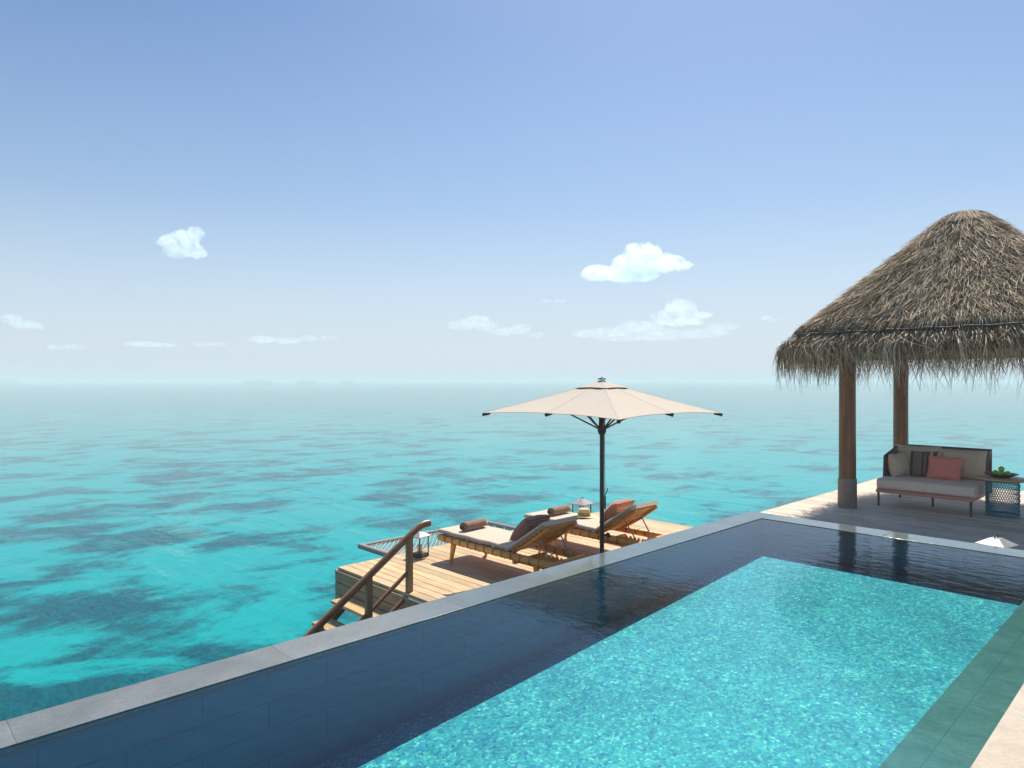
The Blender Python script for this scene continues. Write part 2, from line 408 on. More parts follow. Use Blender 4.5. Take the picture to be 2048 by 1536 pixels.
def tag(o, label=None, cat=None, group=None, kind=None):
    for k, v in (('label', label), ('category', cat), ('group', group), ('kind', kind)):
        if v: o[k] = v
    return o
def thing(name, loc, label, cat, group=None, rotz=0):
    o = bpy.data.objects.new(name, None); C.objects.link(o); o.empty_display_size = .1
    o.location = loc; o.rotation_euler = (0, 0, rotz)
    return tag(o, label, cat, group)
def dup(o, parent=None):
    c = o.copy(); C.objects.link(c)
    if parent is not None: c.parent = parent
    for ch in [x for x in o.children]: dup(ch, c)
    return c
def sheet(name, x0, y0, x1, y1, z, mat, kind='structure'):
    mb = MB(); mb.add([(x0, y0, z), (x1, y0, z), (x1, y1, z), (x0, y1, z)], [(0, 1, 2, 3)])
    return tag(mb.build(name, mat), kind=kind)
def rrect(hx, hn, r, seg=4, off=0):
    P = []
    for (sx, sy, a0) in ((1, 1, 0), (-1, 1, 90), (-1, -1, 180), (1, -1, 270)):
        for k in range(seg + 1):
            a = R(a0 + 90 * k / seg)
            P.append((sx * (hx - r) + r * math.cos(a), off + sy * (hn - r) + r * math.sin(a)))
    return P

# ------------------------------------------------------------------ sea, sea bed, islands
SEA = -2.08; BIG = 16000
sheet('sea', -BIG, -BIG, BIG, BIG, SEA, 'sea')
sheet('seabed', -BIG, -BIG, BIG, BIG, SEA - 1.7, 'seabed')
VD = Vector((math.cos(R(45.85)), math.sin(R(45.85)), 0)); RT = Vector((VD.y, -VD.x, 0))   # the way the camera looks, and its right
def bearing(px, py, dist):            # a far point by bearing and elevation
    d = VD + RT * ((px - 1024) / 1365) + Vector((0, 0, (762 - py) / 1365))
    return CAM + d * dist
for (x0, x1, hgt, lab) in ((-60, 38, 4.0, 'long low island on the horizon at the left edge'),
                           (490, 545, 2.6, 'faint low island on the horizon, longer of the two in the middle distance'),
                           (596, 634, 2.2, 'faint short island on the horizon just right of a longer one'),
                           (688, 700, 1.6, 'tiny faint islet on the horizon, smallest of all')):
    p = bearing((x0 + x1) / 2, 762, 1500); hw = (x1 - x0) / 2 / 1365 * 1500; hh = hgt / 1365 * 1500 + 3.6
    mb = MB(); n = 60; V = []; F = []
    prof = [0] * (n + 1)
    for i in range(n + 1):
        u = -1 + 2 * i / n
        prof[i] = hh * max(.03, (1 - abs(u) ** 3) ** .6) * (.65 + .35 * random.random())
    for i in range(n + 1):
        u = -1 + 2 * i / n; wv = 50 * (1 - u * u) + 8
        for (dv, z) in ((-wv, 0), (-wv * .75, prof[i] * .8), (0, prof[i]), (wv * .75, prof[i] * .8), (wv, 0)):
            V.append(p.xy.to_3d() + RT * (u * hw) + VD * dv + Vector((0, 0, SEA + z)))
    for i in range(n):
        for k in range(4): F.append((i * 5 + k, i * 5 + k + 1, i * 5 + k + 6, i * 5 + k + 5))
    mb.add(V, F); tag(mb.build('island', 'island'), lab, 'island', 'islands on the horizon', 'structure')

# ------------------------------------------------------------------ pool
X0, XI, XO = -4.2, 8.18, 8.53        # near end, far inner edge, far outer edge
YR, YI, YO = .741, 3.95, 4.26        # terrace edge, inner edge of coping, outer edge
sheet('terrace', -6, -4, XO, YR, .04, 'terrace')
mb = MB(); mb.box(((-6 + XO) / 2, YR - .06, -.3), (6 + XO, .12, .674)); tag(mb.build('terrace_edge', 'terrace'), kind='structure')
pool = thing('infinity_pool', (0, 0, 0), 'blue infinity pool with grey granite rim and mosaic floor', 'pool')
# floor (slopes gently)
fd = lambda x: -(.695 - (x - 2.25) * .051) if x > 0 else -.81
mb = MB(); nx = 24
V = []; F = []
for i in range(nx + 1):
    x = X0 + (XI - X0) * i / nx
    V += [(x, YR, fd(x)), (x, YI, fd(x))]
for i in range(nx): F.append((2 * i, 2 * i + 2, 2 * i + 3, 2 * i + 1))
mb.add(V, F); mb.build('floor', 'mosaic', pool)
mb = MB()
mb.box(((X0 + XI) / 2, YI + .05, -.515), (XI - X0, .1, .97))
mb.build('tiled_wall', 'pooltile', pool)
mb = MB(); mb.box((XI + .05, (YR + YI) / 2 + .05, -.515), (.1, YI - YR + .1, .965)); mb.build('tiled_wall', 'pooltile', pool)
mb = MB(); mb.box((X0 - .05, (YR + YI) / 2, -.5), (.1, YI - YR, .99)); mb.build('tiled_wall', 'pooltile', pool)
mb = MB(); mb.box(((X0 + XI) / 2 - .01, YR + .2, -.49), (XI - X0 - .02, .40, .66)); mb.build('ledge', 'ledge', pool)
mb = MB(); mb.box(((X0 + XO) / 2, YO - .105, -1.6), (XO - X0 - .01, .19, 3.14)); mb.build('outer_wall', 'stone_wall', pool)
mb = MB(); mb.box((XO - .115, 2.4, -.5), (.21, 3.1, .94)); mb.build('outer_wall', 'stone_wall', pool)
# coping stones
x = .569 - 1.39 * 4; zc = .006
while x < XO:
    a_, b2 = x + .0003, min(x + 1.3897, XO)
    if b2 - a_ > .05:
        mb = MB(); mb.box(((a_ + b2) / 2, (YI + YO) / 2, zc - .016), (b2 - a_, YO - YI, .032), bev=.0015, tint=random.uniform(.86, 1.06))
        mb.build('coping_stone', 'coping', pool)
    x += 1.39
y = YI - .0003
while y > YR - 2:
    b2 = y - 1.3894
    mb = MB(); mb.box(((XI + XO) / 2, (y + b2) / 2, zc - .016), (XO - XI, y - b2, .032), bev=.004)
    mb.build('coping_stone', 'coping', pool); y -= 1.39
sheet('pool_water', X0, YR, XI, YI, 0.0, 'pool_water')

# ------------------------------------------------------------------ decks
def boards(mb, x0, x1, y0, y1, ztop, wd, gap, th=.035, ends=None):
    x = x0
    while x < x1 - .01:
        w_ = min(wd, x1 - x) - gap
        # each run of boards is cut at butt joints
        y = y0; first = True
        while y < y1 - .02:
            L = random.uniform(2.4, 4.2) if not first else random.uniform(1.2, 4.2); first = False
            e = min(y + L, y1)
            if y1 - e < .5: e = y1
            k = random.uniform(.74, 1.08)
            tn = (k, k * random.uniform(.95, 1.0), k * random.uniform(.88, 1.0))
            mb.box((x + w_ / 2, (y + e) / 2, ztop - th / 2 + random.uniform(-.0012, .0012)), (w_, e - y - .003, th), tint=tn)
            y = e
        x += wd
D1 = -.88; D2 = -.38
sd = thing('sun_deck', (0, 0, 0), 'lower honey coloured timber deck beside the pool, carrying the loungers', 'deck')
mb = MB(); boards(mb, 4.90, 8.525, 4.30, 8.54, D1, .145, .011); boards(mb, 8.525, 10.79, 5.13, 8.54, D1, .145, .011); mb.build('deck_boards', 'deck_warm', sd)
mb = MB()
for k in range(3):
    z = D1 - .04 - .16 * k - .075
    mb.box((4.885, 6.43, z), (.04, 4.22, .15), tint=random.uniform(.8, 1.05), bev=.006)
mb.build('fascia_board', 'fascia', sd)
mb = MB()
for k in range(3):
    z = D1 - .04 - .16 * k - .075
    mb.box((7.85, 8.565, z), (5.94, .04, .15), tint=random.uniform(.8, 1.05), bev=.006)
mb.build('fascia_board', 'fascia', sd)
mb = MB()
for k in range(2): mb.box((10.82, 6.85, D1 - .115 - .16 * k), (.04, 3.4, .15), tint=.95, bev=.006)
mb.build('fascia_board', 'fascia', sd)
for (px, py) in ((5.4, 8.0), (8, 8.0), (10.4, 8.0), (5.4, 5), (8, 5), (10.4, 5)):
    mb = MB(); mb.tube([(px, py, D1 - .04), (px, py, SEA - 1.75)], .13, 16); mb.build('pile', 'pile', sd)
pd = thing('pavilion_deck', (0, 0, 0), 'weathered grey timber deck under the thatched pavilion', 'deck')
mb = MB(); boards(mb, 8.54, 16.1, -2.5, 5.06, D2, .118, .009); mb.build('deck_boards', 'deck_grey', pd)
mb = MB(); mb.box((12.33, 5.085, D2 - .25), (7.56, .04, .49), bev=.006); mb.build('fascia_board', 'fascia', pd)
mb = MB(); mb.box((16.13, 1.28, D2 - .25), (.04, 7.56, .488), bev=.006); mb.build('fascia_board', 'fascia', pd)
for (px, py) in ((9.2, 4.6), (12.2, 4.6), (15.5, 4.6), (15.5, 0)):
    mb = MB(); mb.tube([(px, py, D2 - .04), (px, py, SEA - 1.75)], .14, 16); mb.build('pile', 'pile', pd)

# ------------------------------------------------------------------ steps and handrail
stp = thing('timber_steps', (4.86, 7.5, D1), 'open timber steps going down from the lower deck towards the sea', 'steps')
for k in range(5):
    z = -.30 - .225 * k; x1 = -.02 - .27 * k
    mb = MB()
    for j in range(2):
        mb.box((x1 - .07 - .137 * j, 0, z - .02), (.13, 1.3, .04), tint=random.uniform(.8, 1.1), bev=.004)
    mb.build('tread', 'tread', stp)
for sy in (-1, 1):
    mb = MB()
    ang = math.atan2(.225, .27)
    mb.box((-.68, sy * .63, -.86), (1.72, .05, .14), Euler((0, -ang, 0)), tint=.7); mb.build('stringer', 'fascia', stp)
for k, (xx, zz) in enumerate(((-.32, -.55),)):
    pass
hr = thing('handrail', (4.9, 6.93, D1), 'dark brown timber handrail sloping down beside the steps', 'handrail')
mb = MB()
P = [(.37, 0, .80), (.29, 0, .80), (.20, 0, .775), (.02, 0, .66), (-.3, 0, .45), (-.7, 0, .19), (-1.34, 0, -.235)]
mb.tube(P, [.036] * len(P), 14, flat=1.25); mb.build('rail', 'rail', hr)
for (xx, zt, zb) in ((.06, .67, -.02), (-.52, .285, -.62), (-1.15, -.13, -1.05)):
    mb = MB(); mb.box((xx, 0, (zt + zb) / 2), (.078, .06, zt - zb), bev=.006); mb.build('post', 'post', hr)
for dz in (-.42, -.70):
    mb = MB(); mb.tube([(.03, 0, .66 + dz), (-.15, .004, .535 + dz), (-.32, 0, .43 + dz), (-.49, 0, .31 + dz)], [.024, .027, .023, .025], 10)
    mb.build('lower_rail', 'rail', hr)
    mb = MB(); mb.tube([(-.55, 0, .28 + dz), (-.85, .004, .085 + dz), (-1.12, 0, -.10 + dz)], [.024, .027, .024], 10)
    mb.build('lower_rail', 'rail', hr)

# ------------------------------------------------------------------ over-water net
nt = thing('hammock_net', (7.22, 8.58, D1 - .05), 'white rope lounging net strung over the sea off the deck edge', 'net')
for sx in (-1, 1):
    mb = MB(); mb.tube([(sx * 1.33, 0, 0), (sx * 1.33, 1.0, 0)], .045, 12); mb.build('side_bar', 'netbar', nt)
mb = MB(); mb.tube([(-1.29, .97, 0), (1.29, .97, 0)], .035, 10); mb.build('outer_bar', 'netbar', nt)
mb = MB(); W_, L_ = 1.28, .95; st = .085
sag = lambda x, y: -.10 * (1 - (x / W_) ** 2) * math.sin(math.pi * max(0, min(1, y / L_)))
for s in (-1, 1):
    c = -W_ - L_
    while c < W_ + L_:
        pts = []
        for i in range(9):
            y = L_ * i / 8; x = c + s * y if s > 0 else c + L_ - y
            if -W_ <= x <= W_: pts.append((x, y, sag(x, y) + s * .003))
        if len(pts) > 1: mb.tube(pts, .0045, 4, cap=False)
        c += st
mb.build('net', 'rope', nt)

# ------------------------------------------------------------------ loungers
def make_lounger():
    r = thing('sun_lounger', (6.48, 7.86, D1), 'teak sun lounger nearer the steps, with plum striped pillow on its raised back', 'sun lounger', 'teak sun loungers')
    HW = .33; LEN = 2.25; Z = .335
    for sx in (-1, 1):
        mb = MB(); mb.tube([(sx * HW, 0, Z), (sx * HW, -.02, Z), (sx * HW, -LEN, Z), (sx * HW, -LEN - .02, Z)], [.034, .050, .050, .034], 14); ra = mb.build('side_rail', 'teak', r)
        mb = MB()
        for ph in (0,):
            for hand in (-1, 1):
                pts = []
                N = 170
                for i in range(N + 1):
                    y = -.10 - 1.95 * i / N; a = ph + hand * 2 * math.pi * (1.95 * i / N) / .17
                    pts.append((sx * HW + .0515 * math.cos(a), y, Z + .0515 * math.sin(a)))
                mb.tube(pts, .0036, 5, cap=False)
        mb.build('cord_lashing', 'lash', ra)
    for (y, ) in ((-.02,), (-LEN + .04,)):
        mb = MB(); mb.tube([(-HW, y, Z), (HW, y, Z)], .042, 12); mb.build('cross_rail', 'teak', r)
    for (sx, y) in ((-1, -.33), (1, -.33), (-1, -1.95), (1, -1.95)):
        mb = MB(); dy = .05 if y > -1 else -.03
        mb.tube([(sx * (HW - .01), y, Z - .03), (sx * (HW - .005), y + dy * .5, Z * .5), (sx * (HW + .005), y + dy, 0)], [.044, .034, .021], 12)
        mb.build('leg', 'teak', r)
    mb = MB()
    for i in range(11):
        mb.box((0, -.1 - .132 * i, Z + .035), (2 * HW - .05, .07, .018), bev=.004)
    mb.build('seat_slats', 'teak', r)
    # ratchet bars inside the head end
    for sx in (-1, 1):
        mb = MB(); mb.box((sx * .17, -1.88, .235), (.035, .78, .045), bev=.004)
        for i in range(8):
            y = -1.62 - .075 * i
            mb.add([(sx * .17 - .015, y, .257), (sx * .17 + .015, y, .257), (sx * .17 - .015, y - .05, .257), (sx * .17 + .015, y - .05, .257),
                    (sx * .17 - .015, y - .008, .295), (sx * .17 + .015, y - .008, .295)],
                   [(0, 2, 4), (1, 5, 3), (0, 4, 5, 1), (2, 3, 5, 4)])
        mb.build('ratchet_bar', 'teak', r)
    mb = MB(); mb.box((0, -1.52, .25), (2 * HW - .06, .05, .05), bev=.005); mb.build('cross_rail', 'teak', r)
    # raised back: slats on two stiles
    hy, hz, ty, tz = -1.50, .375, -2.10, .765
    d = Vector((0, ty - hy, tz - hz)); L = d.length; d.normalize(); ang = math.atan2(d.z, -d.y)
    at = lambda s, n=0: Vector((0, hy, hz)) + d * s + Vector((0, d.z, -d.y)) * n
    bk = None
    mb = MB()
    for i in range(8):
        c = at(.04 + i * (L - .08) / 7, .02)
        mb.box(c, (.62, .058, .016), Euler((-ang, 0, 0)), bev=.004)
    bk = mb.build('back_slats', 'teak', r)
    for sx in (-1, 1):
        mb = MB(); p0, p1 = at(0), at(L)
        mb.tube([(sx * .27, p0.y, p0.z), (sx * .27, (p0.y + p1.y) / 2, (p0.z + p1.z) / 2 - .02), (sx * .27, p1.y, p1.z)], .022, 8)
        mb.build('back_stile', 'teak', bk)
    for sx in (-1, 1):
        a_ = at(L * .62, -.025); mb = MB()
        mb.tube([(sx * .2, a_.y, a_.z), (sx * .185, -2.12, .275)], .009, 8); mb.build('prop', 'netbar', r)
    # mattress
    th = .029
    path = [(.015, .417), (-.0, .422)] + [(-.1 * i, .422 + .004 * math.sin(i * 1.3)) for i in range(1, 15)]
    for s in (-.02, .05, .12, .25, .4, .55, .66, L + .02):
        c = at(s, .062); path.append((c.y, c.z))
    mb = MB(); mb.sweep(path, rrect(.335, th, .025, 5)); mt = mb.build('mattress', 'mattress', r)
    mb = MB()
    for sx in (-1, 1):
        mb.tube([(sx * .332, y, z - .011) for (y, z) in path], .0145, 8)
    mb.build('piping', 'mattress_side', mt)
    return r, at, ang
L1, back_at, back_ang = make_lounger()
L2 = dup(L1); L2.location = (8.17, 7.77, D1)
L2['label'] = 'teak sun lounger behind the parasol pole, with straw hat and rust pillow'

def pillow_mesh(w_, h_, t_, n=22, pinch=.06):
    mb = MB(); V = []; F = []
    for side in (1, -1):
        for i in range(n + 1):
            for j in range(n + 1):
                u = -1 + 2 * i / n; v = -1 + 2 * j / n
                e = (1 - abs(u) ** 2.6) * (1 - abs(v) ** 2.6)
                z = side * t_ / 2 * max(0, e) ** .48
                z += .004 * math.sin(9 * u + 3 * v) * e
                x = u * w_ / 2 * (1 - pinch * (1 - v * v)); y = v * h_ / 2 * (1 - pinch * (1 - u * u))
                V.append((x, y, z))
    m = (n + 1) ** 2
    for s in (0, 1):
        for i in range(n):
            for j in range(n):
                q = [s * m + i * (n + 1) + j, s * m + (i + 1) * (n + 1) + j, s * m + (i + 1) * (n + 1) + j + 1, s * m + i * (n + 1) + j + 1]
                F.append(tuple(q if s == 0 else q[::-1]))
    mb.add(V, F, 1, True)
    # piped seam
    rim = [(u, -1) for u in np.linspace(-1, 1, 15)] + [(1, v) for v in np.linspace(-1, 1, 15)][1:] + [(u, 1) for u in np.linspace(1, -1, 15)][1:] + [(-1, v) for v in np.linspace(1, -1, 15)][1:]
    mb.tube([(u * w_ / 2 * (1 - pinch * (1 - v * v)), v * h_ / 2 * (1 - pinch * (1 - u * u)), 0) for u, v in rim], .005, 5, cap=False)
    return mb
def place(o, loc, rot): o.location = loc; o.rotation_euler = rot; return o

for (lg, mat, lab, dx) in ((L1, 'plum_pillow', 'plum striped pillow leaning on the nearer lounger back', -.06), (L2, 'rust_pillow', 'rust striped pillow leaning on the lounger behind the pole', .0)):
    o = pillow_mesh(.50, .42, .22).build('scatter_pillow', mat)
    c = back_at(.24, .20)
    place(o, Vector(lg.location) + Vector((dx, c.y, c.z)), (-back_ang - .22, 0, .05)); tag(o, lab, 'pillow', 'striped pillows on the loungers')

def towel(loc, rz, lab):
    mb = MB(); N = 90; pts = []
    for i in range(N):
        a = 2 * math.pi * 3.6 * i / (N - 1); r = .012 + .052 * i / (N - 1)
        pts.append((r * math.cos(a), r * math.sin(a)))
    V = []; F = []; L = .44; K = 10
    for k in range(K + 1):
        x = -L / 2 + L * k / K; jx = 1 + .03 * math.sin(k * 1.7)
        for i, (y, z) in enumerate(pts):
            f = i / (N - 1); V.append((x + (.012 * math.sin(f * 9) if k in (0, K) else 0), y * jx, z * jx * .92))
        for i, (y, z) in enumerate(pts):
            r = math.hypot(y, z); s = (r + .0105) / r; V.append((x + (.012 * math.sin(i / (N - 1) * 9) if k in (0, K) else 0), y * s * jx, z * s * jx * .92))
    for k in range(K):
        for i in range(N - 1):
            a0 = k * 2 * N + i; b0 = (k + 1) * 2 * N + i
            F.append((a0, a0 + 1, b0 + 1, b0)); F.append((a0 + N, b0 + N, b0 + N + 1, a0 + N + 1))
        a0 = k * 2 * N + N - 1; b0 = (k + 1) * 2 * N + N - 1
        F.append((a0, a0 + N, b0 + N, b0))
    for k in (0, K):
        for i in range(N - 1):
            a0 = k * 2 * N + i; F.append((a0, a0 + 1, a0 + N + 1, a0 + N))
    mb.add(V, F, 1, True); o = mb.build('rolled_towel', 'towel'); place(o, loc, (0, 0, rz)); tag(o, lab, 'towel', 'rolled brown towels')
towel((6.50, 7.50, D1 + .515), R(4), 'brown rolled towel at the foot of the nearer lounger')
towel((8.22, 7.38, D1 + .515), R(2), 'brown rolled towel beside the straw hat on the far lounger')

# straw hat
hat = thing('straw_hat', (8.36, 6.97, D1 + .457), 'straw sun hat with mustard band on the far lounger', 'hat')
mb = MB()
mb.lathe([(.21, .004), (.19, .0), (.15, .004), (.105, .012), (.098, .022), (.098, .018), (.15, -.002), (.19, -.006), (.21, -.002)], 40, wob=lambda a, r: .016 * (r / .21) ** 2 * math.sin(2 * a + .6))
mb.build('brim', 'straw_edge', hat)
mb = MB(); mb.lathe([(.099, .014), (.096, .06), (.090, .105), (.078, .122), (.045, .118), (0.001, .112)], 36); mb.build('crown', 'straw', hat)
mb = MB(); mb.lathe([(.102, .016), (.100, .062), (.0965, .062)], 36); mb.build('band', 'band', hat)

# small teak side table with a book, between the loungers
sm = thing('side_table', (7.52, 6.93, D1), 'small round teak table between the two loungers, holding a blue book', 'side table')
mb = MB(); mb.lathe([(.001, .40), (.17, .40), (.19, .41), (.19, .425), (.18, .432), (.001, .432)], 30); mb.build('table_top', 'teak', sm)
for k in range(3):
    a = R(20 + 120 * k); mb = MB()
    mb.tube([(.09 * math.cos(a), .09 * math.sin(a), .40), (.17 * math.cos(a), .17 * math.sin(a), 0)], [.024, .016], 10); mb.build('leg', 'teak', sm)
bk = thing('book', (7.54, 6.90, D1 + .433), 'blue book lying on the small table between the loungers', 'book', rotz=R(25))
mb = MB(); mb.box((0, 0, .018), (.15, .21, .028)); mb.build('pages', 'page', bk)
mb = MB(); mb.box((0, 0, .002), (.158, .22, .003)); mb.box((0, 0, .034), (.158, .22, .003)); mb.box((-.0795, 0, .018), (.003, .22, .029)); mb.build('cover', 'book', bk)

# ------------------------------------------------------------------ lanterns
def make_lantern(loc, s, rz, lab):
    r = thing('lantern', loc, lab, 'lantern', 'metal garden lanterns', rz); r.scale = (s, s, s)
    mb = MB(); mb.box((0, 0, .02), (.20, .20, .025), bev=.003); mb.box((0, 0, .045), (.17, .17, .022), bev=.003)
    for sx in (-1, 1):
        for sy in (-1, 1): mb.box((sx * .08, sy * .08, .004), (.03, .03, .008))
    mb.build('base', 'lantern', r)
    for sx in (-1, 1):
        for sy in (-1, 1):
            mb = MB(); mb.box((sx * .09, sy * .09, .165), (.012, .012, .265)); mb.build('post', 'lantern', r)
    mb = MB(); e, tp = .125, .038
    V = [(-e, -e, .30), (e, -e, .30), (e, e, .30), (-e, e, .30), (-e, -e, .31), (e, -e, .31), (e, e, .31), (-e, e, .31),
         (-tp, -tp, .365), (tp, -tp, .365), (tp, tp, .365), (-tp, tp, .365)]
    mb.add(V, [(3, 2, 1, 0), (0, 1, 5, 4), (1, 2, 6, 5), (2, 3, 7, 6), (3, 0, 4, 7), (4, 5, 9, 8), (5, 6, 10, 9), (6, 7, 11, 10), (7, 4, 8, 11), (8, 9, 10, 11)])
    mb.build('roof', 'lantern_roof', r)
    mb = MB(); mb.tube([(-.03, 0, .364), (-.03, 0, .382), (-.022, 0, .388), (.022, 0, .388), (.03, 0, .382), (.03, 0, .364)], .005, 6); mb.build('handle', 'black', r)
    mb = MB(); mb.lathe([(.001, .057), (.036, .057), (.036, .17), (.03, .172), (.001, .168)], 18); mb.build('candle', 'candle', r)
    return r
lan = make_lantern((6.07, 8.22, D1), 1.0, R(8), 'small dark lantern on the lower deck behind the handrail')
l3 = dup(lan); l3.location = (9.47, 7.95, D1); l3.scale = (1.28,) * 3; l3.rotation_euler.z = R(4); l3['label'] = 'dark lantern with pale roof beyond the far lounger and straw hat'
l4 = dup(lan); l4.location = (8.80, 1.63, D2); l4.scale = (1.16,) * 3; l4.rotation_euler.z = R(-14); l4['label'] = 'lantern half hidden behind the pool rim on the pavilion deck'

# ------------------------------------------------------------------ parasol
par = thing('parasol', (7.61, 6.02, D1), 'square cream parasol on a dark pole beside the loungers', 'parasol')
HS = 1.184; ZC, ZM, ZA = 2.15, 2.185, 2.60
def rim_pt(k):          # 8 ribs: corners and mid sides
    a = R(45 * k)
    if k % 2: return Vector((HS * (1 if math.cos(a) > 0 else -1), HS * (1 if math.sin(a) > 0 else -1), ZC))
    return Vector((HS * .965 * round(math.cos(a)), HS * .965 * round(math.sin(a)), ZM))
def rib_pt(k, f, zoff=0):
    e = rim_pt(k); z = ZA + (e.z - ZA) * (f + .10 * f * (1 - f))
    return Vector((e.x * f, e.y * f, z + zoff))
def canopy(f0, f1, zoff, th, nf=14, ns=8, scallop=True):
    mb = MB()
    for side in (0, -th):
        V = []; F = []
        for k in range(8):
            base = len(V)
            for i in range(nf + 1):
                f = f0 + (f1 - f0) * i / nf
                p, q = rib_pt(k, f), rib_pt(k + 1, f)
                for j in range(ns + 1):
                    s = j / ns; pt = p.lerp(q, s); b_ = 4 * s * (1 - s)
                    sg = b_ * f * f
                    pt.z += zoff + side - .012 * b_ * f * (1 - f) * 2 + .010 * sg
                    if scallop: pt.x *= 1 - .035 * sg; pt.y *= 1 - .035 * sg
                    V.append(pt)
            for i in range(nf):
                for j in range(ns):
                    q4 = (base + i * (ns + 1) + j, base + (i + 1) * (ns + 1) + j, base + (i + 1) * (ns + 1) + j + 1, base + i * (ns + 1) + j + 1)
                    F.append(q4 if side == 0 else q4[::-1])
        mb.add(V, F, 1, False)
    return mb
cn = canopy(.17, 1.0, 0, .006).build('canopy', 'canopy', par)
for k in range(8):
    mb = MB(); mb.tube([rib_pt(k, f, .0005) for f in np.linspace(.23, 1.0, 12)], .0022, 5); mb.build('seam', 'canopy', cn)
vt = canopy(.02, .225, .016, .005, 6, 6, False).build('vent_cap', 'canopy', par)
mb = MB()
for k in range(8):
    p, q = rib_pt(k, .228), rib_pt(k + 1, .228)
    if k % 2 == 0 or True:
        pts = [p.lerp(q, s) + Vector((0, 0, .011)) for s in np.linspace(*((.0, .75) if k % 2 == 0 else (.25, 1.0)), 7)]
        mb.tube(pts, .0055, 5)
mb.build('vent_slit_shade', 'black', par)  # black strips painting the shade inside the open vent slits
mb = MB(); mb.lathe([(.001, ZA + .062), (.008, ZA + .06), (.010, ZA + .045), (.055, ZA + .036), (.06, ZA + .028), (.055, ZA + .02), (.001, ZA + .018)], 18); mb.build('finial', 'black', par)
for k in range(8):
    mb = MB(); a_, b2 = rib_pt(k, .04, -.03), rib_pt(k, 1.0, -.02); mid = rib_pt(k, .5, -.028)
    mb.tube([a_, mid, b2], .011, 6); mb.build('rib', 'dark', par)
    mb = MB(); e = rib_pt(k, 1.0); dn = Vector((e.x, e.y, 0)).normalized()
    mb.tube([e - dn * .10 + Vector((0, 0, -.012)), e + dn * .012 + Vector((0, 0, -.022))], [.012, .026], 8); mb.build('rib_tip', 'black', par)
    mb = MB(); mb.tube([Vector((e.x, e.y, 0)).normalized() * .05 + Vector((0, 0, 1.93)), rib_pt(k, .5, -.035)], .012, 6); mb.build('strut', 'dark', par)
mb = MB(); mb.tube([(0, 0, .05), (0, 0, ZA + .01)], .031, 20); mb.build('pole', 'dark', par)
mb = MB(); mb.lathe([(.031, 1.84), (.05, 1.86), (.062, 1.90), (.062, 1.96), (.046, 1.98), (.04, 2.12), (.031, 2.13)], 20); mb.build('hub', 'black', par)
mb = MB(); mb.lathe([(.001, 0), (.30, 0), (.31, .02), (.30, .045), (.10, .06), (.05, .09), (.042, .14), (.031, .15)], 36); mb.build('base', 'dark', par)
cl = .0
mb = MB(); mb.tube([RT * .03 + Vector((0, 0, .43)), RT * .085 + Vector((0, 0, .43))], .012, 8); mb.tube([RT * .085 + Vector((0, 0, .43)) - VD * .01, RT * .085 + Vector((0, 0, .43)) + VD * .02], .032, 12); mb.build('lock_knob', 'dark', par)
mb = MB(); mb.tube([RT * .034 + Vector((0, 0, 2.0)), RT * .042 + Vector((0, 0, 1.2)), RT * .04 + Vector((0, 0, .86)), RT * .06 + Vector((0, 0, .75)), RT * .045 + Vector((0, 0, .60))], .004, 5)
mb.tube([RT * .04 + Vector((0, 0, .98)), RT * .075 + Vector((0, 0, 1.06)), RT * .08 + Vector((0, 0, 1.09))], .007, 6); mb.tube([RT * .045 + Vector((0, 0, .80)), RT * .045 + Vector((0, 0, .98))], .013, 6)
mb.build('pull_cord', 'lash', par)

# ------------------------------------------------------------------ thatched pavilion
K2 = 1.2
PC = Vector((13.32, 2.89, D2))
pv = thing('thatched_pavilion', PC, 'open pavilion with shaggy thatched roof on round timber columns', 'pavilion'); pv.scale = (K2,) * 3
for (sx, sy) in ((-1, 1), (1, 1), (-1, -1), (1, -1)):
    mb = MB(); mb.tube([(sx * 1.155, sy * 1.15, .02), (sx * 1.155, sy * 1.15, 1.2), (sx * 1.155, sy * 1.15, 2.75)], [.112, .108, .104], 28); co = mb.build('column', 'column', pv)
    mb = MB(); mb.lathe([(.109, .405), (.118, .40), (.120, .39), (.124, .0)], 28, (sx * 1.155, sy * 1.15, 0)); mb.build('sleeve', 'sleeve', co)
for sx in (-1, 1):
    mb = MB(); mb.box((sx * 1.155, 0, 2.42), (.10, 2.9, .16), bev=.006); mb.build('beam', 'column', pv)
for sy in (-1, 1):
    mb = MB(); mb.box((0, sy * 1.15, 2.585), (2.9, .10, .16), bev=.006); mb.build('beam', 'column', pv)

# roof surface: rounded square in plan at the eave, round at the top
def sq(a, n):
    c, s = math.cos(a), math.sin(a)
    return 1 / ((abs(c) ** n + abs(s) ** n) ** (1 / n))
APEX = 4.06
def roof_r(t):          # half width and height down the slope: t=0 apex, t=1 seam above the eave fringe
    if t < .12:
        u = t / .12; return .36 * u, APEX - .14 * u ** 2.2
    u = (t - .12) / .88
    return .36 + (1.80 - .36) * u, (APEX - .14) + (2.40 - APEX + .14) * u
def roof_pt(a, t, lift=0):
    r, z = roof_r(t); n = 2.2 + 5.5 * t
    k = sq(a, n) * r
    return Vector((k * math.cos(a), k * math.sin(a), z + lift))
mb = MB(); NA, NTt = 96, 24
V = [roof_pt(2 * math.pi * i / NA, t / NTt) * 1.0 - Vector((0, 0, .05)) for t in range(NTt + 1) for i in range(NA)]
V += [Vector((v_.x * 1.06, v_.y * 1.06, v_.z - .14)) for v_ in V[-NA:]]
top = len(V)
V += [Vector((v_.x * .97, v_.y * .97, v_.z - .10)) for v_ in V[-NA:]]
V += [Vector((.2 * math.cos(2 * math.pi * i / NA), .2 * math.sin(2 * math.pi * i / NA), APEX - .5)) for i in range(NA)]
rows = len(V) // NA
